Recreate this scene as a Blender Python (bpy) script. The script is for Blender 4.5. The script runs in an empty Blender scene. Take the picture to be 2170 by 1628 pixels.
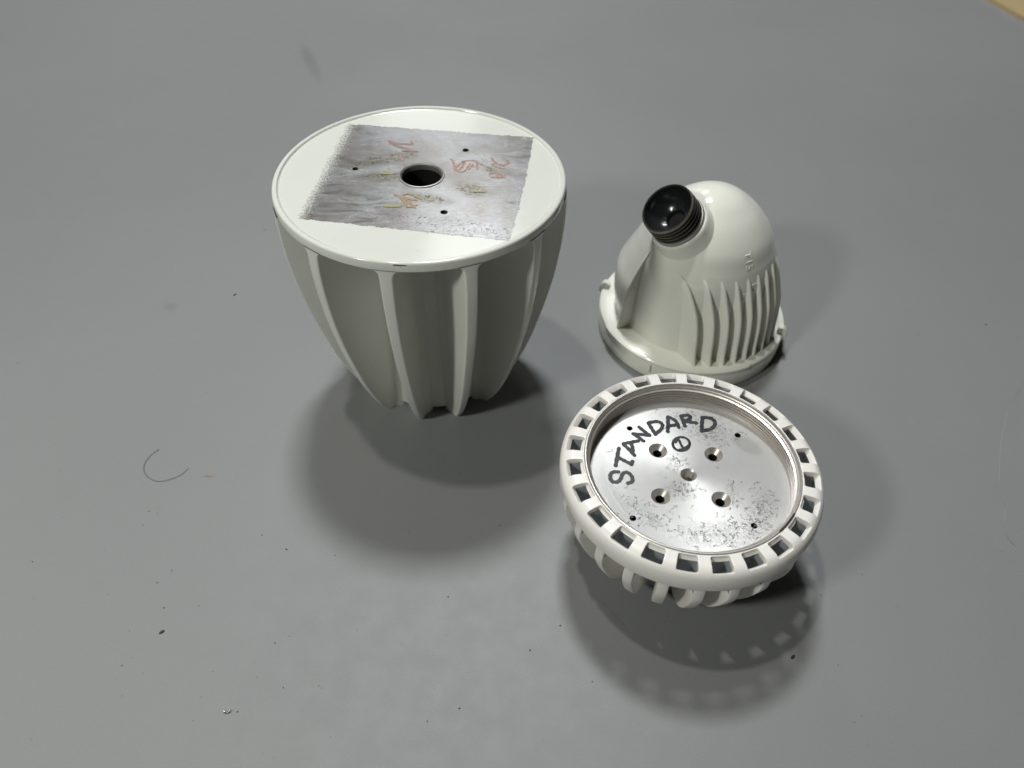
import bpy, bmesh, math, random
from mathutils import Vector, Matrix, noise

S = 0.42                       # metres per unit: the unit is the camera's height above the table
R2 = math.radians
scene = bpy.context.scene
random.seed(7)

# ------------------------------------------------------------------ camera
cd = bpy.data.cameras.new('camera'); cam = bpy.data.objects.new('camera', cd)
scene.collection.objects.link(cam); scene.camera = cam
right = Vector((0.9997553, 0.0159626, 0.0153146))
up = Vector((-0.0221211, 0.7214238, 0.6921404))
fwd = Vector((0.0, 0.6923098, -0.7216004))
cam.matrix_world = Matrix(((right.x, up.x, -fwd.x, 0), (right.y, up.y, -fwd.y, 0), (right.z, up.z, -fwd.z, S), (0, 0, 0, 1)))
cd.sensor_width = 36; cd.lens = 27.45; cd.clip_start = 0.01; cd.clip_end = 50
cd.dof.use_dof = True; cd.dof.focus_distance = 0.455; cd.dof.aperture_fstop = 8.0

# ------------------------------------------------------------------ room light
world = bpy.data.worlds.new('World'); scene.world = world; world.use_nodes = True
wb = world.node_tree.nodes['Background']
wb.inputs[0].default_value = (0.93, 1.0, 0.93, 1); wb.inputs[1].default_value = 0.008

def lamp(name, x, y, z, sx, sy, power, col, aim=None):
    l = bpy.data.lights.new(name, 'AREA'); l.shape = 'RECTANGLE'
    l.size = sx * S; l.size_y = sy * S; l.energy = power; l.color = col
    o = bpy.data.objects.new(name, l); scene.collection.objects.link(o)
    o.location = (x * S, y * S, z * S)
    if aim:
        d = Vector(aim) * S - o.location
        o.rotation_euler = d.to_track_quat('-Z', 'Y').to_euler()
    return o
lamp('ceiling_spot', -1.45, 1.63, 7.0, 0.26, 0.26, 18.5, (1.0, 0.975, 0.92))
lamp('ceiling_panel', -0.355, 4.115, 7.0, 0.95, 1.05, 72.0, (0.94, 0.98, 1.0))
lamp('ceiling_panel', -0.66, 9.15, 7.0, 1.30, 3.3, 9.0, (0.97, 0.99, 1.0))
lamp('ceiling_panel', -1.70, 14.6, 7.0, 1.80, 3.3, 6.0, (0.97, 0.99, 1.0))
lamp('side_lamp', -1.83, -0.80, 2.2, 0.34, 0.34, 7.2, (0.97, 1.0, 0.94), (0.1, 0.9, 0.1))

vs = scene.view_settings
vs.view_transform = 'Standard'; vs.look = 'None'; vs.exposure = 0.0; vs.gamma = 1.0

# ------------------------------------------------------------------ object helpers
def link(o, parent=None, loc=None):
    scene.collection.objects.link(o)
    if parent: o.parent = parent
    if loc is not None: o.location = Vector(loc) * S
    return o
def thing(name, label, cat, loc, group=None):
    o = bpy.data.objects.new(name, None); o.empty_display_size = 0.02
    link(o, None, loc); o['label'] = label; o['category'] = cat
    if group: o['group'] = group
    return o
def tag(o, label, cat, group=None):
    o['label'] = label; o['category'] = cat
    if group: o['group'] = group
    return o
def mesh_data(name, verts, faces, mats, smooth=True, angle=35, fmat=None, fix=True):
    me = bpy.data.meshes.new(name)
    me.from_pydata([tuple(c * S for c in v) for v in verts], [], faces)
    for m in (mats if isinstance(mats, (list, tuple)) else [mats]): me.materials.append(m)
    if fmat:
        for p, i in zip(me.polygons, fmat): p.material_index = i
    if fix:
        bm = bmesh.new(); bm.from_mesh(me)
        bmesh.ops.remove_doubles(bm, verts=bm.verts, dist=1e-6)
        bmesh.ops.recalc_face_normals(bm, faces=bm.faces)
        bm.to_mesh(me); bm.free()
    if smooth:
        me.polygons.foreach_set('use_smooth', [True] * len(me.polygons))
        me.set_sharp_from_angle(angle=R2(angle))
    me.update()
    return me
def part(name, verts, faces, mats, parent=None, loc=None, **k):
    return link(bpy.data.objects.new(name, mesh_data(name, verts, faces, mats, **k)), parent, loc)
class MB:
    def __init__(s): s.v = []; s.f = []; s.m = []
    def add(s, v, f, m=0):
        o = len(s.v); s.v += [tuple(p) for p in v]; s.f += [tuple(i + o for i in q) for q in f]; s.m += [m] * len(f)
    def build(s, name, mats, parent=None, loc=None, **k):
        return part(name, s.v, s.f, mats, parent, loc, fmat=s.m, **k)
def lathe(prof, n=96, a0=0.0, a1=360.0, closed=False):
    full = abs(a1 - a0 - 360) < 1e-6
    m = n if full else n + 1
    v = []; f = []
    for i in range(m):
        a = R2(a0 + (a1 - a0) * i / n); c, s = math.cos(a), math.sin(a)
        v += [(r * c, r * s, z) for r, z in prof]
    k = len(prof)
    for i in range(n):
        j = (i + 1) % m
        for q in range(k if closed else k - 1):
            b = (q + 1) % k
            f.append((i * k + q, j * k + q, j * k + b, i * k + b))
    if not full and closed:
        f.append(tuple(range(k))); f.append(tuple(n * k + q for q in reversed(range(k))))
    return v, f
def interp(tab, x, i=0, j=1):
    if x <= tab[0][i]: return tab[0][j]
    for a, b in zip(tab, tab[1:]):
        if x <= b[i]:
            return a[j] + (b[j] - a[j]) * (x - a[i]) / (b[i] - a[i])
    return tab[-1][j]
def spline(pts, per=6):
    out = []
    n = len(pts)
    for i in range(n - 1):
        p0 = pts[max(i - 1, 0)]; p1 = pts[i]; p2 = pts[i + 1]; p3 = pts[min(i + 2, n - 1)]
        for q in range(per):
            t = q / per
            out.append(tuple(0.5 * (2 * b + (c - a) * t + (2 * a - 5 * b + 4 * c - d) * t * t + (3 * b - a - 3 * c + d) * t ** 3)
                             for a, b, c, d in zip(p0, p1, p2, p3)))
    out.append(tuple(pts[-1]))
    return out
def ribbon(mb, pts, w, z, per=5, taper=0.0, mat=0):
    """flat pen stroke of width w along pts at height z, with round ends"""
    p = [Vector(q) for q in (spline(pts, per) if len(pts) > 2 else pts)]
    L = []; Rr = []; n = len(p)
    for i in range(n):
        d = (p[min(i + 1, n - 1)] - p[max(i - 1, 0)])
        d = d.normalized() if d.length > 1e-9 else Vector((1, 0))
        nn = Vector((-d.y, d.x)); h = w / 2 * (1 - taper * abs(2 * i / (n - 1) - 1) ** 2) * (1 + 0.13 * math.sin(i * 1.7 + len(mb.v)))
        L.append(p[i] + nn * h); Rr.append(p[i] - nn * h)
    v = [(q.x, q.y, z) for q in L] + [(q.x, q.y, z) for q in Rr]
    f = [(i, i + 1, n + i + 1, n + i) for i in range(n - 1)]
    for c, e, a, b in ((0, 1, L[0], Rr[0]), (n - 1, n - 2, L[-1], Rr[-1])):
        d = (p[c] - p[e]).normalized(); o = len(v); h = (a - b).length / 2
        base = math.atan2(d.y, d.x)
        arc = [p[c] + Vector((math.cos(base + t), math.sin(base + t))) * h for t in [R2(q) for q in (-90, -45, 0, 45, 90)]]
        v += [(q.x, q.y, z) for q in arc]; f.append(tuple(range(o, o + 5)))
    mb.add(v, f, mat)
def sheet_holes(loops, z):
    """flat polygon, first loop outer, the others holes; returns verts, faces"""
    bm = bmesh.new(); es = []
    for lp in loops:
        vv = [bm.verts.new((x, y, z)) for x, y in lp]
        es += [bm.edges.new((vv[i], vv[(i + 1) % len(vv)])) for i in range(len(vv))]
    bmesh.ops.triangle_fill(bm, edges=es, use_beauty=True, normal=(0, 0, 1))
    bm.verts.index_update()
    v = [tuple(q.co) for q in bm.verts]; f = [tuple(q.index for q in (fc.verts if fc.normal.z > 0 else reversed(fc.verts))) for fc in bm.faces]
    bm.free(); return v, f
def circ(x, y, r, n): return [(x + r * math.cos(2 * math.pi * i / n), y + r * math.sin(2 * math.pi * i / n)) for i in range(n)]
def moved(vf, x, y, z=0): return [(a + x, b + y, c + z) for a, b, c in vf[0]], vf[1]

# ------------------------------------------------------------------ material helpers
class Mat:
    def __init__(s, name):
        s.m = bpy.data.materials.new(name); s.m.use_nodes = True; s.t = s.m.node_tree
        s.b = s.t.nodes['Principled BSDF']; s.co = None
    def n(s, typ, **k):
        q = s.t.nodes.new(typ)
        for a, b in k.items(): setattr(q, a, b)
        return q
    def l(s, a, b): s.t.links.new(a, b)
    def obj(s):
        if s.co is None: s.co = s.n('ShaderNodeTexCoord').outputs['Object']
        return s.co
    def noise(s, scale, detail=3, rough=0.55, dist=0.0, vec=None):
        q = s.n('ShaderNodeTexNoise'); q.inputs['Scale'].default_value = scale; q.inputs['Detail'].default_value = detail
        q.inputs['Roughness'].default_value = rough; q.inputs['Distortion'].default_value = dist
        s.l(vec if vec is not None else s.obj(), q.inputs['Vector']); return q.outputs['Fac']
    def math(s, op, a, b=0.0, c=None, clamp=False):
        q = s.n('ShaderNodeMath', operation=op, use_clamp=clamp)
        for i, x in enumerate((a, b) if c is None else (a, b, c)):
            if isinstance(x, (int, float)): q.inputs[i].default_value = x
            else: s.l(x, q.inputs[i])
        return q.outputs[0]
    def step(s, x, lo, hi, a=0.0, b=1.0):
        q = s.n('ShaderNodeMapRange', interpolation_type='SMOOTHSTEP')
        s.l(x, q.inputs[0]); q.inputs[1].default_value = lo; q.inputs[2].default_value = hi; q.inputs[3].default_value = a; q.inputs[4].default_value = b
        return q.outputs[0]
    def mix(s, f, a, b):
        q = s.n('ShaderNodeMix', data_type='RGBA')
        if isinstance(f, (int, float)): q.inputs[0].default_value = f
        else: s.l(f, q.inputs[0])
        for i, x in ((6, a), (7, b)):
            if isinstance(x, tuple): q.inputs[i].default_value = (*x, 1)
            else: s.l(x, q.inputs[i])
        return q.outputs[2]
    def xyz(s):
        q = s.n('ShaderNodeSeparateXYZ'); s.l(s.obj(), q.inputs[0]); return q.outputs
    def spot(s, cx, cy, ax, ay, rot=0.0, soft=0.5):
        """soft elliptical mask in the object's xy plane (units), 1 inside"""
        X = s.xyz(); c, n = math.cos(rot), math.sin(rot)
        dx = s.math('SUBTRACT', X[0], cx * S); dy = s.math('SUBTRACT', X[1], cy * S)
        u = s.math('ADD', s.math('MULTIPLY', dx, c / (ax * S)), s.math('MULTIPLY', dy, n / (ax * S)))
        v = s.math('ADD', s.math('MULTIPLY', dx, -n / (ay * S)), s.math('MULTIPLY', dy, c / (ay * S)))
        d = s.math('SQRT', s.math('ADD', s.math('MULTIPLY', u, u), s.math('MULTIPLY', v, v)))
        return s.step(d, 1 - soft, 1 + soft, 1.0, 0.0)
    def set(s, **k):
        for a, x in k.items():
            i = s.b.inputs[a.replace('_', ' ')]
            if hasattr(x, 'node'): s.l(x, i)
            elif isinstance(x, tuple): i.default_value = (*x, 1)
            else: i.default_value = x
        return s
    def bump(s, h, strength, dist=0.001):
        q = s.n('ShaderNodeBump'); q.inputs['Strength'].default_value = strength; q.inputs['Distance'].default_value = dist
        s.l(h, q.inputs['Height']); s.l(q.outputs[0], s.b.inputs['Normal']); return s

def paint(name, col, rough, peel=0.12, peel_scale=900, grime=0.06):
    m = Mat(name)
    n1 = m.noise(35, 4, 0.6); n2 = m.noise(420, 3, 0.6)
    dark = tuple(c * (1 - grime) for c in col)
    c = m.mix(m.step(n1, 0.35, 0.65), dark, col)
    c = m.mix(m.step(n2, 0.70, 0.76), c, tuple(x * 0.55 for x in col))
    m.set(Base_Color=c, Roughness=m.step(n1, 0.3, 0.7, rough * 0.85, rough * 1.2))
    m.bump(m.noise(peel_scale, 2, 0.5), peel, 0.0004)
    return m.m
def plain(name, col, rough, metal=0.0, var=0.1, scale=120):
    m = Mat(name); n = m.noise(scale, 4)
    m.set(Base_Color=m.mix(n, tuple(c * (1 - var) for c in col), tuple(min(1, c * (1 + var)) for c in col)), Roughness=rough, Metallic=metal)
    return m.m

# ------------------------------------------------------------------ pen strokes and small marks, as points on their own surfaces (units)
LETTERS = [[[-0.0937,0.0024],[-0.1011,0.002],[-0.1055,-0.0036],[-0.1042,-0.0134],[-0.0965,-0.0143],[-0.0917,-0.0087],[-0.0885,-0.0008],[-0.0827,0.0021],[-0.077,-0.0036],[-0.0764,-0.0127],[-0.0825,-0.0161]],[[-0.0901,0.044],[-0.0934,0.03],[-0.097,0.0132]],[[-0.0935,0.0281],[-0.084,0.0217],[-0.0748,0.0157]],[[-0.0733,0.0211],[-0.0753,0.015]],[[-0.0834,0.052],[-0.0736,0.0548],[-0.0623,0.0577]],[[-0.0835,0.0512],[-0.0762,0.042],[-0.0696,0.0316]],[[-0.0729,0.0542],[-0.0712,0.047],[-0.0708,0.0387]],[[-0.068,0.0709],[-0.0612,0.0645],[-0.0547,0.0579]],[[-0.068,0.0705],[-0.0568,0.0698],[-0.0447,0.0682]],[[-0.0583,0.0834],[-0.0514,0.0754],[-0.0444,0.0682]],[[-0.0441,0.0916],[-0.0403,0.0808],[-0.0364,0.0708]],[[-0.0441,0.092],[-0.0309,0.0947],[-0.0244,0.0891],[-0.0272,0.0802],[-0.0364,0.0712]],[[-0.0144,0.1043],[-0.0162,0.0897],[-0.0182,0.0764]],[[-0.0145,0.1039],[-0.0048,0.0973],[-0.0013,0.0844]],[[-0.0159,0.0873],[-0.0083,0.0883],[-0.0016,0.0897]],[[0.0047,0.1066],[0.0062,0.0976],[0.0076,0.0873]],[[0.005,0.1064],[0.0155,0.1081],[0.0173,0.1021],[0.0068,0.0962]],[[0.0085,0.0971],[0.016,0.0952],[0.0255,0.0936]],[[0.0355,0.1045],[0.0326,0.0911],[0.0304,0.0788]],[[0.0347,0.1047],[0.0478,0.103],[0.0521,0.0938],[0.0446,0.0833],[0.0304,0.0784]]]
SYMBOL = [[[0.0099,0.0543],[0.0091,0.051],[0.0075,0.048],[0.0052,0.0454],[0.0025,0.0434],[-0.0005,0.0421],[-0.0037,0.0416],[-0.0067,0.0419],[-0.0094,0.043],[-0.0116,0.0449],[-0.0131,0.0474],[-0.0139,0.0504],[-0.0139,0.0536],[-0.0131,0.0568],[-0.0115,0.0599],[-0.0093,0.0625],[-0.0066,0.0646],[-0.0035,0.0659],[-0.0003,0.0665],[0.0027,0.0661],[0.0055,0.0649],[0.0077,0.063],[0.0092,0.0605],[0.01,0.0575],[0.0099,0.0543]],[[-0.0096,0.0567],[-0.0051,0.0625],[-0.0028,0.0539],[-0.0007,0.0465]],[[-0.0065,0.0426],[0.0016,0.0466],[0.0083,0.0513]]]
ORANGE = [[[0.0398,0.0484],[0.0456,0.0358],[0.0493,0.0149]],[[0.0469,0.0169],[0.0533,0.0318],[0.0605,0.0428],[0.0581,0.0257],[0.0521,0.015],[0.0621,0.0142],[0.0698,0.0368]],[[0.0605,0.0428],[0.0773,0.0435],[0.0807,0.0204]],[[0.0799,0.0372],[0.0913,0.0313]],[[0.0685,0.0198],[0.0738,0.0327]],[[0.1006,0.0532],[0.1079,0.0384],[0.1181,0.0324],[0.1258,0.0413],[0.1234,0.0476]],[[0.1012,0.0368],[0.1093,0.0278],[0.1194,0.0241]],[[0.0988,0.0087],[0.1098,0.0112],[0.1222,0.0014]],[[0.1074,0.0161],[0.1112,-0.0002]],[[0.1013,0.0006],[0.1102,-0.0011],[0.12,0.0013]]]
REDS = [[[-0.0579,0.0977],[-0.0452,0.0891],[-0.0312,0.0884],[-0.0215,0.0879],[-0.0246,0.0978]],[[-0.057,0.0909],[-0.037,0.0782],[-0.0154,0.0693]],[[-0.0423,0.0646],[-0.0308,0.0433],[-0.0235,0.0223]],[[-0.0336,0.0685],[-0.0117,0.0668]],[[-0.044,0.0048],[-0.0297,0.0042]]]
BROWNS = [[[-0.0319,-0.0503],[-0.0173,-0.0574],[0.0014,-0.0642]],[[-0.0276,-0.0509],[-0.0162,-0.0668],[-0.011,-0.0804]],[[-0.0116,-0.0804],[-0.0044,-0.0794],[0.0024,-0.0747]],[[-0.0148,-0.0611],[-0.0075,-0.0702],[0.0005,-0.0821]],[[-0.022,-0.053],[-0.0109,-0.0476],[0.0063,-0.0603]]]
YELLOWS = [[[-0.042,-0.079],[-0.0306,-0.0786],[-0.0192,-0.0781]],[[-0.0572,0.0043],[-0.0416,0.0029]],[[0.0812,-0.0381],[0.0941,-0.0376]]]
HAIR_PTS = [[-0.5718,0.7933],[-0.5806,0.7815],[-0.5847,0.7671],[-0.583,0.7532],[-0.5734,0.7396],[-0.5582,0.7312],[-0.5444,0.7309],[-0.5299,0.7367],[-0.5188,0.7453],[-0.5132,0.7568]]
SPECKS = [[-0.6853,0.5835],[-0.2858,0.4089],[-0.2405,0.4122],[-0.5484,0.674],[-0.5344,0.6708],[-0.714,0.7465],[-0.3363,0.3771],[-0.2142,0.349],[-0.3885,0.365],[-0.5484,0.6489],[-0.4815,0.5738],[-0.3099,0.4687],[-0.3254,0.6129],[-0.367,0.6365],[-0.4318,0.7426],[-0.0967,0.3708],[-0.0575,0.3876],[-0.4267,0.5198],[-0.4742,0.516],[-0.4958,0.554],[-0.5094,0.4813],[-0.5023,0.4334],[-0.3823,0.4285],[-0.2928,0.4786],[-0.544,1.4056],[0.5135,0.5922],[0.0879,0.8722],[0.9181,1.1476],[-1.1703,2.0898],[0.4443,0.5574],[0.4412,0.4553],[0.453,0.3889],[0.4411,0.381],[0.113,0.4256],[0.0319,0.4667],[0.0733,0.5028],[-0.5513,1.1869],[-0.0576,0.7849],[-0.0805,0.7594],[-0.0131,0.6624],[-0.15,0.648],[-0.0829,0.5423],[-0.3248,0.6125],[-0.2527,0.6041],[-0.8877,0.9827]]
CRUMB1 = [[-0.4653,0.4805]]
CRUMB2 = [[0.3833,0.465]]
SHAVING = [[-0.3489,0.3791]]
SCR1 = [[-0.1375,0.8141],[-0.1206,0.7978],[-0.1041,0.7826],[-0.0905,0.7734]]
SCR2 = [[0.1307,0.5424],[0.1446,0.5241],[0.1624,0.5022]]
SCR3 = [[0.9235,0.9924],[0.8728,0.9335],[0.826,0.857],[0.7926,0.7864],[0.7815,0.756]]
SCR4 = [[0.782,0.7286],[0.7625,0.6947],[0.7538,0.6605],[0.7603,0.6443]]

WHITE = paint('white_powder_coat', (0.735, 0.735, 0.675), 0.22, 0.08, 1500, 0.02)
CAPW = paint('white_cap_coat', (0.735, 0.735, 0.675), 0.11, 0.05, 1100, 0.015)
CREAM = paint('cream_gloss_paint', (0.85, 0.845, 0.755), 0.10, 0.04, 500, 0.02)
RINGW = paint('white_ring_paint', (0.86, 0.825, 0.775), 0.34, 0.10, 1200, 0.02)
BLACK = plain('black_gloss_coat', (0.016, 0.017, 0.018), 0.19)
THREAD = plain('black_thread', (0.014, 0.012, 0.010), 0.35)
CREST = plain('worn_thread_crest', (0.30, 0.26, 0.22), 0.32, 0.6, 0.4, 500)
STEEL = plain('bare_steel_ring', (0.42, 0.42, 0.38), 0.35, 0.7, 0.2, 200)
BORE = plain('bore_shade_black', (0.010, 0.010, 0.010), 0.5)  # near-black colour stands in for the shade deep inside the holes
def ink_material():
    m = Mat('black_marker_ink'); n = m.noise(420, 5, 0.8); n2 = m.noise(120, 3)
    c = m.mix(m.step(n2, 0.35, 0.7), (0.009, 0.009, 0.012), (0.020, 0.019, 0.025))
    c = m.mix(m.math('MULTIPLY', m.step(n, 0.60, 0.68), 0.16), c, (0.35, 0.34, 0.33))
    m.set(Base_Color=c, Roughness=m.step(n2, 0.3, 0.7, 0.32, 0.55)); return m.m
WELL_GREY = plain('blue_grey_well', (0.30, 0.325, 0.345), 0.5, 0.0, 0.08, 200)  # darker blue-grey for the ring's core and well sides
INK = ink_material()
WALL = plain('machined_thread_alloy', (0.58, 0.535, 0.495), 0.36, 0.7, 0.12, 260)

def table_material():
    m = Mat('grey_satin_table')
    big = m.noise(2.2, 4, 0.5); fine = m.noise(1500, 2, 0.7); mid = m.noise(60, 4, 0.6)
    c = m.mix(m.step(big, 0.3, 0.7), (0.222, 0.225, 0.224), (0.243, 0.246, 0.244))
    c = m.mix(m.math('MULTIPLY', m.step(fine, 0.45, 0.75), 0.55), c, (0.30, 0.30, 0.297))
    mp = m.n('ShaderNodeMapping'); mp.inputs['Rotation'].default_value = (0, 0, 0.5); mp.inputs['Scale'].default_value = (1, 14, 1)
    m.l(m.obj(), mp.inputs[0]); sc1 = m.noise(16, 5, 0.8, 0.8, mp.outputs[0])
    mp2 = m.n('ShaderNodeMapping'); mp2.inputs['Rotation'].default_value = (0, 0, -0.9); mp2.inputs['Scale'].default_value = (1, 18, 1)
    m.l(m.obj(), mp2.inputs[0]); sc2 = m.noise(13, 5, 0.8, 0.8, mp2.outputs[0])
    c = m.mix(m.math('MULTIPLY', m.step(sc1, 0.66, 0.74), 0.12), c, (0.40, 0.40, 0.395))
    c = m.mix(m.math('MULTIPLY', m.step(sc2, 0.66, 0.74), 0.14), c, (0.19, 0.19, 0.188))
    dirt = m.math('MULTIPLY', m.step(m.noise(330, 2, 0.5), 0.735, 0.79), 0.45)
    c = m.mix(dirt, c, (0.12, 0.115, 0.105))
    pale = m.math('MULTIPLY', m.step(m.noise(19, 6, 0.75, 1.5), 0.60, 0.78), 0.14)
    c = m.mix(pale, c, (0.42, 0.42, 0.41))
    mask = m.math('MULTIPLY', m.spot(-0.608, 2.243, 0.115, 0.016, R2(-68), 0.55), 0.26)
    mask = m.math('MAXIMUM', mask, m.math('MULTIPLY', m.spot(-0.6665, 1.147, 0.012, 0.010, 0, 0.7), 0.22))
    mask = m.math('MAXIMUM', mask, m.math('MULTIPLY', m.spot(0.077, 0.865, 0.030, 0.02, 0.4, 0.6), 0.25))
    mask = m.math('MULTIPLY', mask, m.step(m.noise(240, 3), 0.25, 0.6, 0.55, 1.0))
    c = m.mix(mask, c, (0.09, 0.088, 0.085))
    m.set(Base_Color=c, Roughness=m.step(mid, 0.3, 0.7, 0.46, 0.52))
    m.b.inputs['Specular IOR Level'].default_value = 0.32
    m.bump(fine, 0.55, 0.00012)
    return m.m
TABLE = table_material()

def plate_material():
    m = Mat('turned_aluminium_plate')
    base = m.mix(m.noise(90, 5, 0.7), (0.57, 0.56, 0.545), (0.66, 0.65, 0.635))
    scr = m.noise(260, 8, 0.86, 2.6); scr2 = m.noise(900, 4, 0.7, 1.0)
    reg = m.math('MULTIPLY', m.spot(0.035, -0.093, 0.062, 0.018, 0.05, 0.6), 1.0)
    for a in ((0.088, -0.055, 0.036, 0.016, 1.0, 0.6), (-0.068, -0.062, 0.036, 0.009, -0.75, 0.7), (-0.012, 0.020, 0.016, 0.020, 0.3, 0.5),
              (-0.018, -0.026, 0.022, 0.014, 0.2, 0.6), (0.035, 0.076, 0.036, 0.014, -0.15, 0.7), (0.055, -0.030, 0.008, 0.020, 0.2, 0.6), (0.02, 0.105, 0.05, 0.012, 0, 0.6)):
        reg = m.math('MAXIMUM', reg, m.spot(*a))
    amt = m.math('MULTIPLY', m.math('MULTIPLY', reg, m.step(scr, 0.44, 0.60)), 0.60)
    amt = m.math('MULTIPLY', amt, m.step(scr2, 0.35, 0.55, 0.6, 0.95))
    c = m.mix(amt, base, (0.12, 0.115, 0.11))
    specks = m.math('MULTIPLY', m.step(m.noise(700, 3, 0.6), 0.70, 0.75), 0.6)
    c = m.mix(specks, c, (0.22, 0.21, 0.2))
    smear = m.math('MULTIPLY', m.spot(0.090, 0.055, 0.022, 0.012, -0.7, 0.3), 0.45)
    c = m.mix(smear, c, (0.36, 0.35, 0.33))
    m.set(Base_Color=c, Metallic=0.36, Roughness=m.math('ADD', m.math('MULTIPLY', amt, 0.2), 0.42), Anisotropic=0.7)
    t = m.n('ShaderNodeTangent', direction_type='RADIAL', axis='Z'); m.l(t.outputs[0], m.b.inputs['Tangent'])
    # turning marks: fine concentric grooves
    X = m.xyz(); r = m.math('SQRT', m.math('ADD', m.math('MULTIPLY', X[0], X[0]), m.math('MULTIPLY', X[1], X[1])))
    cmb = m.n('ShaderNodeCombineXYZ'); m.l(r, cmb.inputs[0])
    m.bump(m.noise(2600, 2, 0.6, 0, cmb.outputs[0]), 0.22, 0.0002)
    return m.m
PLATE = plate_material()

def patch_material(RA):
    m = Mat('bare_metal_patch')
    X = m.xyz()
    n1 = m.noise(30, 5, 0.6, 0.6); n2 = m.noise(95, 4, 0.6, 0.35); n3 = m.noise(520, 5, 0.75, 1.5)
    c = m.mix(m.step(n1, 0.3, 0.7), (0.43, 0.405, 0.385), (0.58, 0.585, 0.595))
    c = m.mix(m.math('MULTIPLY', m.step(n2, 0.50, 0.72), 0.16), c, (0.56, 0.545, 0.525))
    c = m.mix(m.math('MULTIPLY', m.step(n2, 0.28, 0.46, 1.0, 0.0), 0.22), c, (0.29, 0.24, 0.225))
    mp = m.n('ShaderNodeMapping'); mp.inputs['Rotation'].default_value = (0, 0, R2(-12)); mp.inputs['Scale'].default_value = (1, 3.5, 1)
    m.l(m.obj(), mp.inputs[0]); st = m.noise(40, 7, 0.72, 0.9, mp.outputs[0])
    c = m.mix(m.math('MULTIPLY', m.step(st, 0.52, 0.70), 0.35), c, (0.52, 0.51, 0.50))
    c = m.mix(m.math('MULTIPLY', m.step(st, 0.34, 0.46, 1.0, 0.0), 0.28), c, (0.21, 0.18, 0.155))
    # greenish-brown corrosion in a few places
    reg = m.spot(-0.62 * RA, 0.66 * RA, 0.13 * RA, 0.05 * RA, -0.3, 0.6)
    for a in ((-0.38, 0.17, 0.16, 0.05, 0.5), (-0.18, 0.24, 0.14, 0.055, 0.5), (-0.24, -0.03, 0.16, 0.05, -0.1), (0.10, -0.28, 0.13, 0.05, -0.3),
              (0.36, -0.16, 0.12, 0.07, -0.4), (0.48, 0.10, 0.05, 0.03, -0.4), (-0.70, -0.50, 0.06, 0.05, 0)):
        reg = m.math('MAXIMUM', reg, m.spot(a[0] * RA, a[1] * RA, a[2] * RA, a[3] * RA, a[4], 0.6))
    c = m.mix(m.math('MULTIPLY', reg, 0.35), c, (0.30, 0.27, 0.16))
    c = m.mix(m.math('MULTIPLY', reg, m.step(n3, 0.50, 0.58)), c, (0.10, 0.085, 0.05))
    # dark pits and flecks, denser at the near right corner
    near = m.math('MAXIMUM', m.spot(0.34 * RA, -0.62 * RA, 0.42 * RA, 0.12 * RA, -0.2, 0.5), m.spot(0.05 * RA, -0.53 * RA, 0.22 * RA, 0.07 * RA, -0.2, 0.5))
    c = m.mix(m.math('MULTIPLY', near, m.step(n3, 0.555, 0.60)), c, (0.05, 0.05, 0.045))
    c = m.mix(m.step(m.noise(200, 6, 0.72, 0.2), 0.715, 0.735), c, (0.07, 0.065, 0.05))
    # white scrape beside the left hole, and overspray along the ragged left edge
    d = m.math('ADD', m.math('MULTIPLY', X[0], 0.9946 / (RA * S)), m.math('MULTIPLY', X[1], -0.104 / (RA * S)))
    ov = m.math('ADD', d, m.math('MULTIPLY', m.math('SUBTRACT', m.noise(900, 5, 0.8), 0.5), 0.42))
    cover = m.step(ov, -0.70, -0.60, 1.0, 0.0)
    paintc = (0.735, 0.735, 0.675)
    c = m.mix(cover, c, paintc)
    m.set(Base_Color=c, Metallic=m.math('MULTIPLY', m.math('SUBTRACT', 1.0, cover), 0.66), Roughness=m.step(st, 0.3, 0.7, 0.15, 0.30))
    m.bump(m.noise(330, 6, 0.75, 0.6), 0.16, 0.0004)
    return m.m
RA = 0.2087
PATCH = patch_material(RA)
def crayon(name, col):
    m = Mat(name); n = m.noise(520, 5, 0.8)
    m.set(Base_Color=m.mix(m.step(n, 0.40, 0.60), (0.34, 0.325, 0.31), col), Roughness=0.34, Metallic=0.3)
    return m.m
CHALK_ORANGE = crayon('orange_crayon', (0.44, 0.18, 0.09)); CHALK_RED = crayon('faded_red_crayon', (0.36, 0.17, 0.14))
CHALK_BROWN = crayon('ochre_crayon', (0.42, 0.22, 0.06)); CHALK_YELLOW = crayon('yellow_crayon', (0.42, 0.35, 0.10))
CARD = plain('tan_card', (0.42, 0.315, 0.155), 0.7, 0.0, 0.06, 60)
CARD_EDGE = plain('tan_card_edge', (0.55, 0.42, 0.24), 0.8, 0.0, 0.06, 60)  # lighter tan puts the edge highlight into the colour
CRUMB = plain('dark_grit', (0.03, 0.028, 0.025), 0.7)
HAIR = plain('fine_hair', (0.15, 0.135, 0.12), 0.5)
SCUFF = plain('grey_scuff', (0.25, 0.245, 0.24), 0.6, 0.3, 0.4, 500)
RUST = plain('rusty_smear', (0.27, 0.19, 0.14), 0.7, 0, 0.3, 900)
SCR = plain('pale_scratch', (0.29, 0.288, 0.282), 0.5)
SHAV = plain('bright_alloy_shaving', (0.85, 0.85, 0.85), 0.2, 1.0)
CHIP = plain('bare_chip', (0.10, 0.09, 0.08), 0.5)

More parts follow.
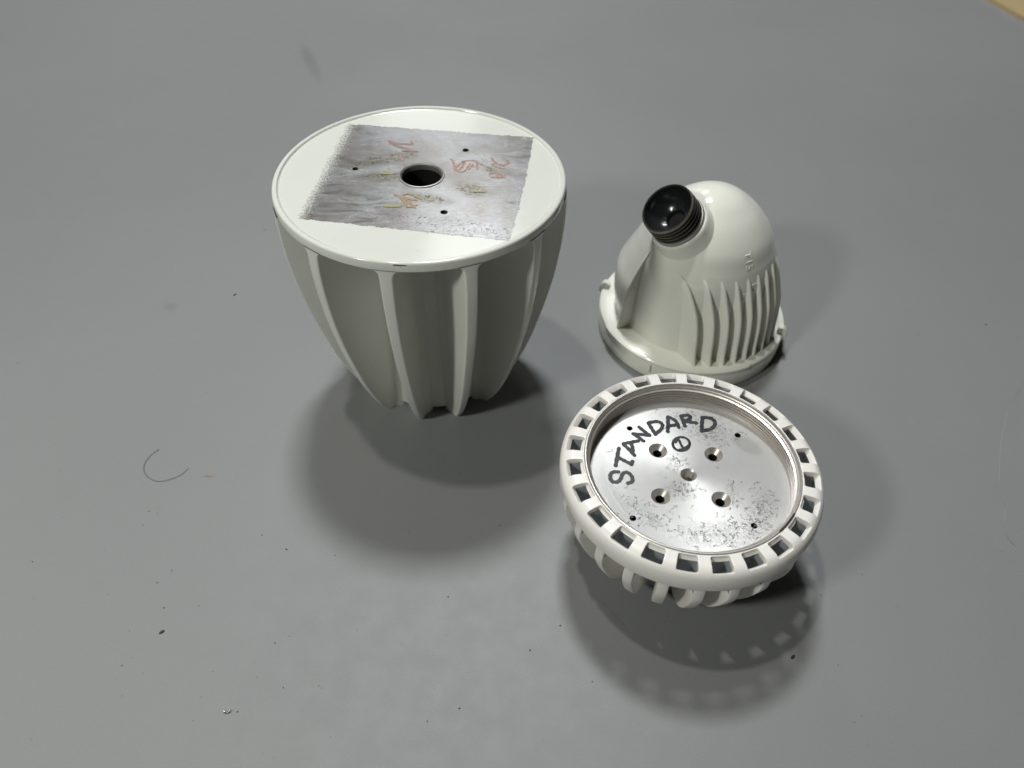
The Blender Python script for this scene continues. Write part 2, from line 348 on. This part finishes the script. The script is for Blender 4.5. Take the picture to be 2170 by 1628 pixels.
# ------------------------------------------------------------------ the table
v, f = sheet_holes([[(-6, -4), (7, -4), (7, 7), (-6, 7)]], 0.0)
table = part('tabletop', v, f, TABLE, smooth=False); table['kind'] = 'structure'
for pts, w in ((SCR1, .0012), (SCR2, .0012), (SCR3, .0010), (SCR4, .0009)):
    mb = MB(); ribbon(mb, pts, w, 0.0009, taper=0.6); mb.build('scratch', SCR, table, fix=False, smooth=False)

# ------------------------------------------------------------------ A: tall finned housing
XA, YA, ZA = -0.1383, 0.9930, 0.3964
A = thing('finned_housing', 'tall off-white ribbed bell housing standing upside down, bare metal square on its flat top', 'lamp housing', (XA, YA, 0))
HOLES = [(0.0015, 0.0005, 0.0292, 56), (0.0608, 0.0744, 0.0049, 20), (-0.0964, 0.0151, 0.0047, 20), (0.0407, -0.0905, 0.0051, 20)]
# end cap: raised lip, groove, flat disc, side band
capz = ZA - 0.0026
mb = MB()
mb.add(*sheet_holes([circ(0, 0, 0.1990, 160)] + [circ(*h) for h in HOLES], capz))
mb.add(*lathe([(0.1990, capz), (0.2003, capz - .0008), (0.2013, capz - .0004), (0.2022, ZA - .0008), (0.2030, ZA - .0001), (0.2066, ZA), (0.2080, ZA - .0005), (0.2091, ZA - .0016),
               (0.2096, ZA - .0030), (0.2105, ZA - .0118), (0.2103, ZA - .0126), (0.100, ZA - .0126)], 160))
mb.build('end_cap', CAPW, A, angle=30)
# holes through the cap
h = HOLES[0]
mb = MB(); mb.add(*moved(lathe([(h[2] + .0040, capz + .0003), (h[2] + .0034, capz + .0016), (h[2] + .0018, capz + .0018), (h[2] + .0002, capz + .0006), (h[2] - .0004, capz - .002), (h[2] - .0004, capz - .008)], 56), h[0], h[1]))
mb.build('bore_rim', STEEL, A)
mb = MB(); mb.add(*moved(lathe([(h[2] - .0006, capz - .007), (h[2] - .0006, capz - .15), (0.0, capz - .15)], 40), h[0], h[1])); mb.build('cable_bore', BORE, A)
for h in HOLES[1:]:
    mb = MB(); pr = [(h[2], capz - .0001)]
    for k in range(8): pr += [(h[2] * .86, capz - .0015 - k * .0024), (h[2] * .98, capz - .0027 - k * .0024)]
    pr += [(h[2] * .86, capz - .024), (0, capz - .024)]
    mb.add(*moved(lathe(pr, 20), h[0], h[1])); mb.build('screw_hole', BORE, A, angle=20)
# bare metal square with ragged edges
corner = [(-0.1297, 0.1465), (0.1631, 0.1166), (0.1305, -0.153), (-0.1541, -0.1125)]
poly = []
rnd = random.Random(3)
for k in range(4):
    a = Vector(corner[k]); b = Vector(corner[(k + 1) % 4]); d = (b - a); nn = Vector((-d.y, d.x)).normalized(); N = 110
    amp = (.0017, .0018, .0017, .0032)[k]
    for i in range(N):
        t = i / N; q = a + d * t
        w = noise.noise(Vector((q.x * 260, q.y * 260, k))) * .8 + noise.noise(Vector((q.x * 90, q.y * 90, k + 5))) * 1.1 + rnd.uniform(-.5, .5)
        bow = 0.006 * math.sin(math.pi * t) if k == 1 else 0.0
        q = q + nn * (amp * w) - nn * bow * (-0.4)
        poly.append((q.x, q.y))
mb = MB(); mb.add(*sheet_holes([poly] + [circ(h[0], h[1], h[2] + (.0040 if h[3] > 30 else .0002), h[3]) for h in HOLES], capz + .0003))
patch = mb.build('bare_metal_patch', PATCH, A, smooth=False, fix=False)
zz = capz + .0005
for nm, sts, m, w in (('crayon_scribble', ORANGE, CHALK_ORANGE, .0040), ('crayon_scribble', REDS, CHALK_RED, .0046), ('crayon_scribble', BROWNS, CHALK_BROWN, .0044), ('crayon_scribble', YELLOWS, CHALK_YELLOW, .0075)):
    for s in sts:
        mb = MB(); ribbon(mb, s, w, zz, taper=.35); zz += .00002
        mb.build(nm, m, patch, fix=False, smooth=False)
# core between the ribs
mb = MB(); mb.add(*lathe([(0.070, 0.045), (0.0960, 0.0110), (0.0985, 0.0090), (0.1010, 0.0098), (0.1020, 0.0125), (0.1022, 0.372), (0.1032, 0.379), (0.108, 0.3825), (0.115, ZA - .0120)], 120)); mb.add(*lathe([(0.0, .045), (0.070, .045)], 60))
mb.build('core', WHITE, A)
OUT = spline([(0.0, .1222), (.012, .1300), (.030, .1405), (.061, .1540), (.100, .1680), (.150, .1818), (.200, .1940), (.250, .2035), (.300, .2098), (.335, .2122), (.360, .2126), (.374, .2121), (ZA - .0124, .2113)], 5)
TH = [(0.0, .0042), (.02, .0052), (.06, .0066), (.15, .0076), (.25, .0082), (.345, .0090), (.370, .0094), (.377, .0104), (.3808, .0128), (ZA - .0124, .0175)]
def rib_mesh():
    v = []; f = []; rows = []
    zs = [z for z, r in OUT]
    extra = [.3770, .3785, .3800, .3815, .3828]
    zs = sorted(set(zs + extra))
    for z in zs:
        ro = interp(OUT, z); t = interp(TH, z); b = min(.0030, t * .7)
        root = min(.1020, ro - .010)
        prof = [(root - .006, t + .0105), (root + .0015, t + .0078), (root + .005, t + .0040), (root + .009, t + .0016), (root + .0135, t + .0006)]
        prof.append(((prof[-1][0] + ro - b) / 2, t + .0003))
        for q in range(5):
            a = R2(90 * q / 4); prof.append((ro - b + b * math.sin(a), t - b + b * math.cos(a)))
        full = prof + [(r, -w) for r, w in reversed(prof)]
        rows.append(len(full)); v += [(r, w, z) for r, w in full]
    n = rows[0]
    for i in range(len(zs) - 1):
        for q in range(n - 1):
            f.append((i * n + q, i * n + q + 1, (i + 1) * n + q + 1, (i + 1) * n + q))
    f.append(tuple(range(n)))
    return mesh_data('rib', v, f, WHITE, angle=50)
rm = rib_mesh()
for k in range(12):
    o = link(bpy.data.objects.new('rib', rm), A); o.rotation_euler.z = R2(233.1 + 30 * k)
# paint chip on the front of the band
mb = MB(); ribbon(mb, [(-.0075, 0), (-.004, .0006), (-.001, -.0003), (.002, .0002)], .0026, 0); ribbon(mb, [(.0035, -.0002), (.0055, .0004), (.0068, 0)], .0020, 0)
pts = [(math.cos(R2(268.5) + x / .2038) * .2100, math.sin(R2(268.5) + x / .2038) * .2100, ZA - .0026 + y * .8) for x, y, z in mb.v]
part('paint_chip', pts, mb.f, CHIP, A, fix=False, smooth=False)

# ------------------------------------------------------------------ C: round heat sink ring
XC, YC = 0.24097, 0.64683
Cc = thing('heat_sink_ring', 'round white vented heat sink ring with bare aluminium plate marked STANDARD in black', 'heat sink', (XC, YC, 0))
ZT = 0.186
def shell_profile():
    p = [(.1428, ZT - .0004), (.1434, ZT), (.1500, ZT), (.1575, ZT)]
    for k in range(1, 13):
        a = R2(90 * k / 12); p.append((.1575 + .0170 * math.sin(a), .1655 + .0205 * math.cos(a)))
    p += [(.1742, .1600), (.1735, .1550), (.1726, .1528), (.1712, .1514)]
    L = [0.0]
    for a, b in zip(p, p[1:]): L.append(L[-1] + math.hypot(b[0] - a[0], b[1] - a[1]))
    return list(zip(L, p)), L[-1]
SP, SLEN = shell_profile()
def shell(s):
    s = max(0, min(SLEN, s))
    for (a, p), (b, q) in zip(SP, SP[1:]):
        if s <= b + 1e-9:
            t = (s - a) / (b - a); return p[0] + (q[0] - p[0]) * t, p[1] + (q[1] - p[1]) * t
def shell_pt(th, u, s):
    r, z = shell(s); a = th + u / .155
    return (r * math.cos(a), r * math.sin(a), z)
BW = R2(7.5) * .155; S0, S1 = 0.0, 0.0330; W0, W1, WU, CR = .0019, .0256, .0127, .0030
cs = (W0 + W1) / 2
def win_side(k):
    hu, hs = WU, (W1 - W0) / 2
    ext = [(hu, hs, 45, 90), ]
    # corner centres in order: (+,+) (-,+) (-,-) (+,-)
    cc = [(hu - CR, hs - CR), (-hu + CR, hs - CR), (-hu + CR, -hs + CR), (hu - CR, -hs + CR)]
    a = cc[k]; b = cc[(k + 1) % 4]; st = 45 + 90 * k
    p = [(a[0] + CR * math.cos(R2(st + 22.5 * i)), a[1] + CR * math.sin(R2(st + 22.5 * i))) for i in range(3)]
    e = [(b[0] + CR * math.cos(R2(st + 45 + 22.5 * i)), b[1] + CR * math.sin(R2(st + 45 + 22.5 * i))) for i in range(3)]
    m = [(p[2][0] + (e[0][0] - p[2][0]) * i / 6, p[2][1] + (e[0][1] - p[2][1]) * i / 6) for i in range(1, 6)]
    return p + m + e[:-1]
inner = sum((win_side(k) for k in range(4)), [])
hs = (S1 - S0) / 2; ob = [(BW, hs), (-BW, hs), (-BW, -hs), (BW, -hs)]; outer = []
for k in range(4):
    a, b = ob[k], ob[(k + 1) % 4]
    outer += [(a[0] + (b[0] - a[0]) * i / 10, a[1] + (b[1] - a[1]) * i / 10) for i in range(10)]
oc = (S0 + S1) / 2
mb = MB(); NR = 7
for w in range(24):
    th = R2(5 + 15 * w); v = []; f = []
    for q in range(NR + 1):
        t = q / NR
        for (iu, is_), (ou, os_) in zip(inner, outer):
            v.append(shell_pt(th, iu + (ou - iu) * t, (is_ + cs) + ((os_ + oc) - (is_ + cs)) * t))
    n = len(inner)
    for q in range(NR):
        for i in range(n):
            j = (i + 1) % n; f.append((q * n + i, q * n + j, (q + 1) * n + j, (q + 1) * n + i))
    mb.add(v, f)
NS = 16
sv = []
for i in range(240):
    th = R2(5 - 7.5) + 2 * math.pi * i / 240
    for q in range(NS + 1): sv.append(shell_pt(th, 0, S1 + (SLEN - S1) * q / NS))
sf = [(i * (NS + 1) + q, ((i + 1) % 240) * (NS + 1) + q, ((i + 1) % 240) * (NS + 1) + q + 1, i * (NS + 1) + q + 1) for i in range(240) for q in range(NS)]
mb.add(sv, sf)
ring = mb.build('vented_rim', RINGW, Cc, angle=40)
me = ring.data
bm = bmesh.new(); bm.from_mesh(me); bmesh.ops.remove_doubles(bm, verts=bm.verts, dist=2e-5); bmesh.ops.recalc_face_normals(bm, faces=bm.faces)
up_f = sum(fc.normal.z * fc.calc_area() for fc in bm.faces)
if up_f < 0: bmesh.ops.reverse_faces(bm, faces=bm.faces)

bm.to_mesh(me); bm.free()
sm = ring.modifiers.new('thickness', 'SOLIDIFY'); sm.thickness = .0086 * S; sm.offset = -1; sm.use_even_offset = False
bv = ring.modifiers.new('edge', 'BEVEL'); bv.width = .0007 * S; bv.segments = 2; bv.limit_method = 'ANGLE'; bv.angle_limit = R2(50)
# fins under the bars
FO = spline([(.1635, .1795), (.1685, .1690), (.1702, .150), (.1718, .128), (.1668, .108), (.1552, .0790), (.1410, .0520), (.1250, .0340), (.1050, .0190), (.0880, .0120)], 5)
def fin_mesh():
    v = []; f = []
    t = .0071; b = .0024
    for r, z in FO:
        ri = min(.1405, r - .008) if z > .12 else max(.070, min(.135, .070 + (z - .01) * .62))
        ri = min(ri, r - .009)
        row = [(ri, t + .002), (ri + .004, t + .0004), (r - b, t), (r - b * .3, t - b * .3), (r, t - b)]
        row = row + [(a, -w) for a, w in reversed(row)]
        v += [(a, w, z) for a, w in row]
    n = 10
    for i in range(len(FO) - 1):
        for q in range(n): f.append((i * n + q, i * n + (q + 1) % n, (i + 1) * n + (q + 1) % n, (i + 1) * n + q))
    f.append(tuple(range(n))); f.append(tuple((len(FO) - 1) * n + q for q in reversed(range(n))))
    fm_ = []
    for q in f:                                                      # the sides inside the wells take the darker blue-grey
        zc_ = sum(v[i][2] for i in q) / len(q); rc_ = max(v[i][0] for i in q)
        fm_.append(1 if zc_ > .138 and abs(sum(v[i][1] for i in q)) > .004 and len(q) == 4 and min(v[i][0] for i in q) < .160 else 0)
    return mesh_data('fin', v, f, [RINGW, WELL_GREY], angle=40, fmat=fm_)
fm = fin_mesh()
for k in range(24):
    o = link(bpy.data.objects.new('fin', fm), Cc); o.rotation_euler.z = R2(12.5 + 15 * k)
mb = MB(); mb.add(*lathe([(.1424, .1845), (.1424, .1480), (.1370, .1300), (.1150, .0980), (.0950, .0450), (.0900, .0060), (.0880, 0.0), (0, 0)], 120))
mb.build('core', WELL_GREY, Cc)
# threaded recess
pr = [(.1426, ZT - .002), (.1426, ZT + .0006), (.1418, ZT + .0012), (.1406, ZT + .0012), (.1400, ZT + .0004), (.1394, ZT - .0022), (.1378, ZT - .0030)]
z = ZT - .0042
for k in range(4):
    pr += [(.1376, z), (.1374, z - .0012), (.1346, z - .0022), (.1344, z - .0034), (.1372, z - .0044)]; z -= .0050
pr += [(.1374, z), (.1352, z - .0010), (.1346, .1556), (.1340, .1551)]
mb = MB(); mb.add(*lathe(pr, 160)); mb.build('threaded_wall', WALL, Cc, angle=25)
# plate with its holes
ZP = .1555
csk = [(.0548 * math.cos(R2(a)), .0548 * math.sin(R2(a)), .0128, 40) for a in (131.0, 42.0, 221.3, 314.3)]
taps = [(.1083 * math.cos(R2(a)), .1083 * math.sin(R2(a)), .0044, 20) for a in (131.6, 41.9, 221.5, 312.9)]
ctr = (0.0008, 0.0004, .0112, 40)
mb = MB()
mb.add(*sheet_holes([circ(0, 0, .1346, 160), circ(*ctr)] + [circ(*c) for c in csk] + [circ(*c) for c in taps], ZP))
for c in csk:
    mb.add(*moved(lathe([(c[2], ZP), (c[2] - .0004, ZP - .0006), (.0062, ZP - .0068)], 40), c[0], c[1]), 1)
    mb.add(*moved(lathe([(.0062, ZP - .0068), (.0060, ZP - .0074), (.0060, ZP - .03), (0, ZP - .03)], 24), c[0], c[1]), 2)
for c in taps: mb.add(*moved(lathe([(c[2], ZP), (c[2] * .9, ZP - .0008), (c[2] * .9, ZP - .025), (0, ZP - .025)], 20), c[0], c[1]), 2)
pr = [(ctr[2], ZP), (.0092, ZP - .0016)]
for k in range(7): pr += [(.0086, ZP - .0026 - k * .0022), (.0093, ZP - .0037 - k * .0022)]
pr += [(.0086, ZP - .028), (0, ZP - .028)]
mb.add(*moved(lathe(pr, 40), ctr[0], ctr[1]), 1)
plate = mb.build('mounting_plate', [PLATE, WALL, BORE], Cc, angle=25, fix=False)
zz = ZP + .0004; k0 = 0
for cnt in (1, 3, 3, 3, 2, 3, 3, 2):                              # S T A N D A R D, one letter after the other
    mb = MB()
    for s in LETTERS[k0:k0 + cnt]: ribbon(mb, s, .0056, zz, per=6); zz += .00002
    k0 += cnt; mb.build('marker_letter', INK, plate, fix=False, smooth=False)
mb = MB()
for s in SYMBOL: ribbon(mb, s, .0036, zz, per=4); zz += .00002
mb.build('marker_numeral', INK, plate, fix=False, smooth=False)
mb = MB(); rr = random.Random(21)
for cx, cy, sx, sy, n in ((.035, -.092, .040, .014, 120), (.075, -.070, .016, .016, 55), (.092, -.045, .012, .018, 34), (-.060, -.072, .020, .009, 34), (-.080, -.048, .010, .010, 22), (-.010, .021, .008, .011, 26),
                          (-.018, -.027, .009, .006, 26), (.004, -.027, .007, .006, 10), (.035, .080, .024, .009, 40), (.045, .063, .014, .008, 24), (.055, -.030, .006, .014, 10), (.02, .110, .03, .004, 14), (0, 0, .07, .07, 14)):
    for q in range(n):
        x = rr.gauss(cx, sx); y = rr.gauss(cy, sy)
        if math.hypot(x, y) > .126: continue
        base = rr.gauss(R2(15), R2(28)); pts = [(x, y)]
        for w in range(rr.randint(3, 8)):                            # a rub goes to and fro
            aa = base + (math.pi if w % 2 else 0) + rr.gauss(0, .75); d = rr.uniform(.0008, .0040) * (1.15 if w % 2 == 0 else .8)
            pts.append((pts[-1][0] + d * math.cos(aa), pts[-1][1] + d * math.sin(aa)))
        ribbon(mb, pts, rr.uniform(.0004, .0009), ZP + .00012 + rr.uniform(0, .00012), per=1, taper=.5)
o = mb.build('scuff_marks', SCUFF, plate, fix=False, smooth=False); o['kind'] = 'stuff'
# relief slot: black strip laid on the lip for the shade inside it
mb = MB(); N = 14
for q in range(N + 1):
    a = R2(-50 + 15.5 * q / N); w = .0012 if 0 < q < N else .0006
    for r, z in ((.1418 - w, ZT + .0004), (.1418 - w, ZT + .0016), (.1418 + w, ZT + .0016), (.1418 + w, ZT + .0002)): mb.v.append((r * math.cos(a), r * math.sin(a), z))
for q in range(N):
    for i in range(3): mb.f.append((q * 4 + i, q * 4 + i + 1, q * 4 + i + 5, q * 4 + i + 4)); mb.m.append(0)
mb.build('relief_slot_shade', BORE, Cc, smooth=False)

# ------------------------------------------------------------------ B: domed cap with threaded neck
XB, YB = 0.3343, 1.1288
B = thing('domed_cap', 'glossy cream domed cap with black threaded neck on its shoulder and fins down its flank', 'end cap', (XB, YB, 0))
IN = spline([(.045, .1360), (.060, .1347), (.10, .1320), (.13, .1299), (.15, .1282), (.170, .1259), (.185, .1229), (.200, .1172), (.210, .1125), (.235, .0998), (.262, .0775), (.280, .0555), (.291, .0370), (.2975, .0160), (.2990, 0.0)], 6)
OUB = [(.040, .1600), (.050, .1580), (.070, .1552), (.10, .1525), (.13, .1480), (.154, .1405), (.175, .1315), (.195, .1215), (.206, .1150), (.215, .1095)]
GUS = spline(OUB, 4)
OUB = spline([(.040, .1600), (.050, .1582), (.070, .1556), (.10, .1530), (.13, .1478), (.150, .1412), (.165, .1354), (.175, .1314), (.184, .1272), (.190, .1238), (.196, .1195), (.215, .1050)], 4)
mb = MB(); mb.add(*lathe([(r, z) for z, r in IN], 144)); mb.build('dome', CREAM, B, angle=60)
mb = MB(); mb.add(*lathe([(.1690, .0006), (.1712, .0020), (.1716, .005), (.1722, .0335), (.1712, .0350), (.1716, .0362), (.1724, .0372), (.1722, .0400), (.1706, .0422), (.1680, .0432), (.142, .0450), (.1362, .0462), (.1348, .0500), (.128, .052)], 160))
mb.build('base_flange', CREAM, B, angle=40)
mb = MB(); mb.add(*lathe([(.165, .0362), (.1738, .0364), (.1744, .0385), (.1738, .0415), (.1715, .0432), (.165, .0440)], 90, 198, 298, True)); mb.build('raised_band', CREAM, B, angle=40)
mb = MB()
for a, w in ((238.7, .35),):
    for q in (-1, 1):
        for r, z in ((.1724, .016), (.1728, .017), (.1728, .031), (.1724, .032)): mb.v.append((r * math.cos(R2(a + q * w)), r * math.sin(R2(a + q * w)), z))
    mb.f += [(0, 1, 5, 4), (1, 2, 6, 5), (2, 3, 7, 6)]; mb.m += [0] * 3
mb.build('index_mark', plain('mark_shadow', (.30, .30, .25), .4), B, smooth=False)
for a in (160, 338):
    mb = MB(); prof = [(.160, .028), (.1745, .0300), (.1790, .0350), (.1780, .0440), (.1735, .0530), (.1690, .0560), (.160, .0540)]
    n = len(prof)
    for q, w in ((-1, 1.0), (-.75, .97), (0, 1.01), (.75, .97), (1, 1.0)):
        an = R2(a) + q * .042
        k = 1.0 if abs(q) < .9 else 0.90
        mb.v += [(((r - .160) * k + .160) * math.cos(an), ((r - .160) * k + .160) * math.sin(an), z * (1 if abs(q) < .9 else .96)) for r, z in prof]
    for q in range(4):
        for i in range(n): mb.f.append((q * n + i, q * n + (i + 1) % n, (q + 1) * n + (i + 1) % n, (q + 1) * n + i)); mb.m.append(0)
    mb.f += [tuple(range(n)), tuple(range(5 * n - 1, 4 * n - 1, -1))]; mb.m += [0, 0]
    mb.build('lug', CREAM, B, angle=40)
def blade(direction, off, thick, name, z0=.0440, z1=.2000, edge=None):
    ph = R2(direction); c, s = math.cos(ph), math.sin(ph)
    v = []; f = []; N = 34
    for q in range(N + 1):
        z = z0 + (z1 - z0) * q / N
        ro = interp(edge or OUB, z); ri = max(interp(IN, z) - .010, 0)
        oo = min(abs(off), ro * .985)
        to = math.sqrt(max(ro * ro - oo * oo, 1e-6)); ti = math.sqrt(max(ri * ri - oo * oo, 0)) if ri > oo else max(to - .03, 0)
        ti = min(ti, to - .001)
        row = [(ti, thick * .62), (to - thick * .45, thick * .50), (to - thick * .12, thick * .34), (to, thick * .1)]
        row = row + [(t, -w) for t, w in reversed(row)]
        for t, w in row: v.append((t * c - (off + w) * s, t * s + (off + w) * c, z))
    n = 8
    for q in range(N):
        for i in range(n): f.append((q * n + i, q * n + (i + 1) % n, (q + 1) * n + (i + 1) % n, (q + 1) * n + i))
    f.append(tuple(range(n))); f.append(tuple(N * n + i for i in reversed(range(n))))
    return part(name, v, f, CREAM, B, angle=45)
for k in range(9):
    off = -.108 + .0212 * k
    blade(307, off, .0062, 'fin')
blade(203, .002, .0056, 'gusset', .044, .21, GUS)
PAD = spline([(.0440, .1436), (.0600, .1452), (.080, .1486), (.10, .1502), (.13, .1484), (.154, .1385), (.172, .1304), (.186, .1238), (.200, .1174), (.212, .1112), (.222, .1052), (.230, .0995)], 4)
mb = MB(); mb.add(*lathe([(.100, .0440)] + [(r, z) for z, r in PAD] + [(.085, .226)], 40, 150, 203.5, True))
mb.build('side_pad', CREAM, B, angle=60)
# neck: thread, collar, boss, bore
M = Vector((0.2405, 1.0685, 0.2995)) - Vector((XB, YB, 0)); az, el = R2(207), R2(50)
ax = Vector((math.cos(az) * math.cos(el), math.sin(az) * math.cos(el), math.sin(el)))
rotm = ax.to_track_quat('Z', 'Y').to_matrix().to_4x4()
def along(vf): return [tuple((rotm @ Vector(p)) + M) for p in vf[0]], vf[1]
RN = .0446
pr = [(.0395, -.0012), (.0405, .0), (.0425, .0003), (.0436, -.0010), (.0440, -.0045)]
z = -.0055
for k in range(4): pr += [(.0412, z), (.0416, z - .0012), (.0445, z - .0040), (.0446, z - .0050), (.0416, z - .0078)]; z -= .0084
pr += [(.0428, z), (.0428, z - .002)]
mb = MB(); mb.add(*along(lathe(pr, 72)))
crest = [p[0] > .0444 and q[0] > .0444 or min(p[0], q[0]) > .0418 and p[1] > -.005 for p, q in zip(pr, pr[1:])]
mb.m = [int(crest[i % (len(pr) - 1)]) for i in range(len(mb.f))]
neck = mb.build('threaded_neck', [THREAD, CREST], B, angle=25)
zc = z - .0005
mb = MB(); mb.add(*along(lathe([(.0425, zc + .001), (.0452, zc + .0004), (.0460, zc - .001), (.0460, zc - .0032), (.0452, zc - .0040), (.0456, zc - .0062), (.0470, zc - .0070)], 72))); mb.build('collar', STEEL, B, angle=30)
mb = MB(); mb.add(*along(lathe([(.0440, zc - .0060), (.0478, zc - .0066), (.0494, zc - .0085), (.0505, zc - .013), (.0535, zc - .024), (.0590, zc - .038), (.0670, zc - .054), (.0745, zc - .068), (.0785, zc - .085), (.0790, zc - .10)], 72))); mb.build('boss', CREAM, B, angle=40)
bowl = [(.0403, -.0002), (.0397, -.0030)]
for k in range(1, 11):
    a = R2(65 * k / 10); bowl.append((.0397 * math.cos(a), -.0030 - .0345 * math.sin(a)))
mb = MB(); mb.add(*along(lathe(bowl, 64))); mb.add(*along(lathe([bowl[-1], (bowl[-1][0] - .0006, -.036), (.0150, -.0375), (.0150, -.0425), (0, -.0425)], 48)), 1); mb.build('neck_bore', [BLACK, BORE], B, angle=40)
# cast lettering on the dome
def cast_text(txt, azd, z, size, height=.0008):
    cu = bpy.data.curves.new('cast_mark', 'FONT'); cu.body = txt; cu.size = size; cu.align_x = 'CENTER'; cu.align_y = 'CENTER'; cu.extrude = height; cu.space_character = 1.15
    tmp = bpy.data.objects.new('cast_mark', cu); me = bpy.data.meshes.new_from_object(tmp)
    bm = bmesh.new(); bm.from_mesh(me); bmesh.ops.subdivide_edges(bm, edges=[e for e in bm.edges if e.calc_length() > size * .3], cuts=2)
    bmesh.ops.triangulate(bm, faces=bm.faces); bm.verts.index_update()
    v = []
    for p in bm.verts:
        zz = z - p.co.x * .90; r = interp(IN, zz) + p.co.z + height * .3; a = R2(azd) + p.co.y / interp(IN, z)
        v.append((r * math.cos(a), r * math.sin(a), zz))
    f = [tuple(q.index for q in fc.verts) for fc in bm.faces]; bm.free()
    bpy.data.objects.remove(tmp); bpy.data.curves.remove(cu); bpy.data.meshes.remove(me)
    part('cast_lettering', v, f, CREAM, B, smooth=False)
cast_text('T15', 297.0, .2240, .0175)
cast_text('IN', 301.5, .1790, .0150)
cast_text('LO', 293.5, .1640, .0140)

# ------------------------------------------------------------------ small things on the table
def blob(name, x, y, sx, sy, sz, m, seed, rot=0.0, parent=None):
    rr = random.Random(seed); bm = bmesh.new(); bmesh.ops.create_icosphere(bm, subdivisions=1, radius=1)
    v = []
    for q in bm.verts:
        k = rr.uniform(.65, 1.2); px, py = q.co.x * sx * k, q.co.y * sy * k
        v.append((px * math.cos(rot) - py * math.sin(rot), px * math.sin(rot) + py * math.cos(rot), max(q.co.z * sz * k + sz * .6, .0002)))
    f = [tuple(z.index for z in fc.verts) for fc in bm.faces]; bm.free()
    return v, f
mb = MB(); rr = random.Random(11)
for i, (x, y) in enumerate(SPECKS):
    s = rr.uniform(.0006, .0013) * (1.0 if y < 1 else 1.7)
    mb.add(*moved(blob('speck', 0, 0, s * rr.uniform(1, 1.9), s * .8, s * .5, None, i, rr.uniform(0, 3)), x, y))
for i in range(150):
    x = rr.uniform(-.9, .9); y = rr.uniform(.33, 1.15); s = rr.uniform(.00025, .00055)
    mb.add(*moved(blob('speck', 0, 0, s * 1.6, s, s * .5, None, i + 99, rr.uniform(0, 3)), x, y))
o = mb.build('dust_specks', CRUMB, fix=False); o['kind'] = 'stuff'; o['label'] = 'tiny dark specks of grit scattered over the grey table'; o['category'] = 'dust'
v, f = blob('c', 0, 0, .0038, .0024, .0016, None, 5, .7)
tag(part('grit_crumb', v, f, CRUMB, None, (*CRUMB2[0], 0)), 'black crumb of grit just below the white ring, by the edge of its shadow', 'crumb', 'crumbs of grit')
v, f = blob('c', 0, 0, .0042, .0021, .0016, None, 8, .9)
tag(part('grit_crumb', v, f, CRUMB, None, (*CRUMB1[0], 0)), 'black crumb of grit lying alone on the bare table at lower left', 'crumb', 'crumbs of grit')
mb = MB()
for q in range(9):
    a = R2(200 + 150 * q / 8)
    for r, z in ((.0034, .0006), (.0050, .0030)): mb.v.append((r * math.cos(a) * 1.1, r * math.sin(a) * .8, z + .0008 * math.sin(q)))
    if q: mb.f.append((2 * q - 2, 2 * q, 2 * q + 1, 2 * q - 1)); mb.m.append(0)
o = mb.build('metal_shaving', SHAV, None, (*SHAVING[0], 0)); tag(o, 'tiny bright curl of metal shaving at the bottom of the table', 'metal shaving')
sol = o.modifiers.new('thick', 'SOLIDIFY'); sol.thickness = .0004 * S
# hair
hp = spline([(x, y, .0012 + .0006 * math.sin(i)) for i, (x, y) in enumerate(HAIR_PTS)], 5)
c0 = Vector((-.545, .765, 0)); v = []; f = []; rad = .00040
for i, p in enumerate(hp):
    d = (Vector(hp[min(i + 1, len(hp) - 1)]) - Vector(hp[max(i - 1, 0)])).normalized(); nn = Vector((-d.y, d.x, 0))
    for q in range(5):
        a = 2 * math.pi * q / 5; w = Vector(p) - c0 + nn * rad * math.cos(a) + Vector((0, 0, 1)) * rad * math.sin(a); v.append(tuple(w))
for i in range(len(hp) - 1):
    for q in range(5): f.append((i * 5 + q, i * 5 + (q + 1) % 5, i * 5 + 5 + (q + 1) % 5, i * 5 + 5 + q))
tag(part('hair_strand', v, f, HAIR, None, tuple(c0)), 'single curled hair lying on the grey table at left', 'hair')
mb = MB(); ribbon(mb, [(-.006, 0), (-.002, .0006), (.003, -.0003), (.0075, 0)], .0030, .0006, taper=.5)
tag(mb.build('rust_smear', RUST, None, (-.478, .7428, 0), fix=False, smooth=False), 'small rusty red smear on the table right of the hair', 'smear')
# tan card at the far right corner
def card_outline():
    p0 = Vector((1.652, 2.640)); e1 = (Vector((1.590, 2.880)) - p0).normalized(); e2 = Vector((.98, .2)).normalized()
    pts = [p0 + e1 * .9, p0 + e1 * .05, p0 + e1 * .018 + e2 * .004, p0 + e1 * .005 + e2 * .016, p0 + e2 * .05, p0 + e2 * .9, p0 + e2 * .9 + e1 * .9]
    return [(q.x - 1.9, q.y - 2.9) for q in pts]
co = card_outline(); h = .014; n = len(co)
v = [(x, y, .0006) for x, y in co] + [(x, y, h) for x, y in co]
f = [tuple(reversed(range(n))), tuple(range(n, 2 * n))] + [(i, (i + 1) % n, n + (i + 1) % n, n + i) for i in range(n)]
o = part('cardboard_sheet', v, f, [CARD, CARD_EDGE], None, (1.9, 2.9, 0), fmat=[0, 0] + [1] * n, smooth=False)
tag(o, 'corner of a tan cardboard sheet at the far right of the table', 'cardboard')
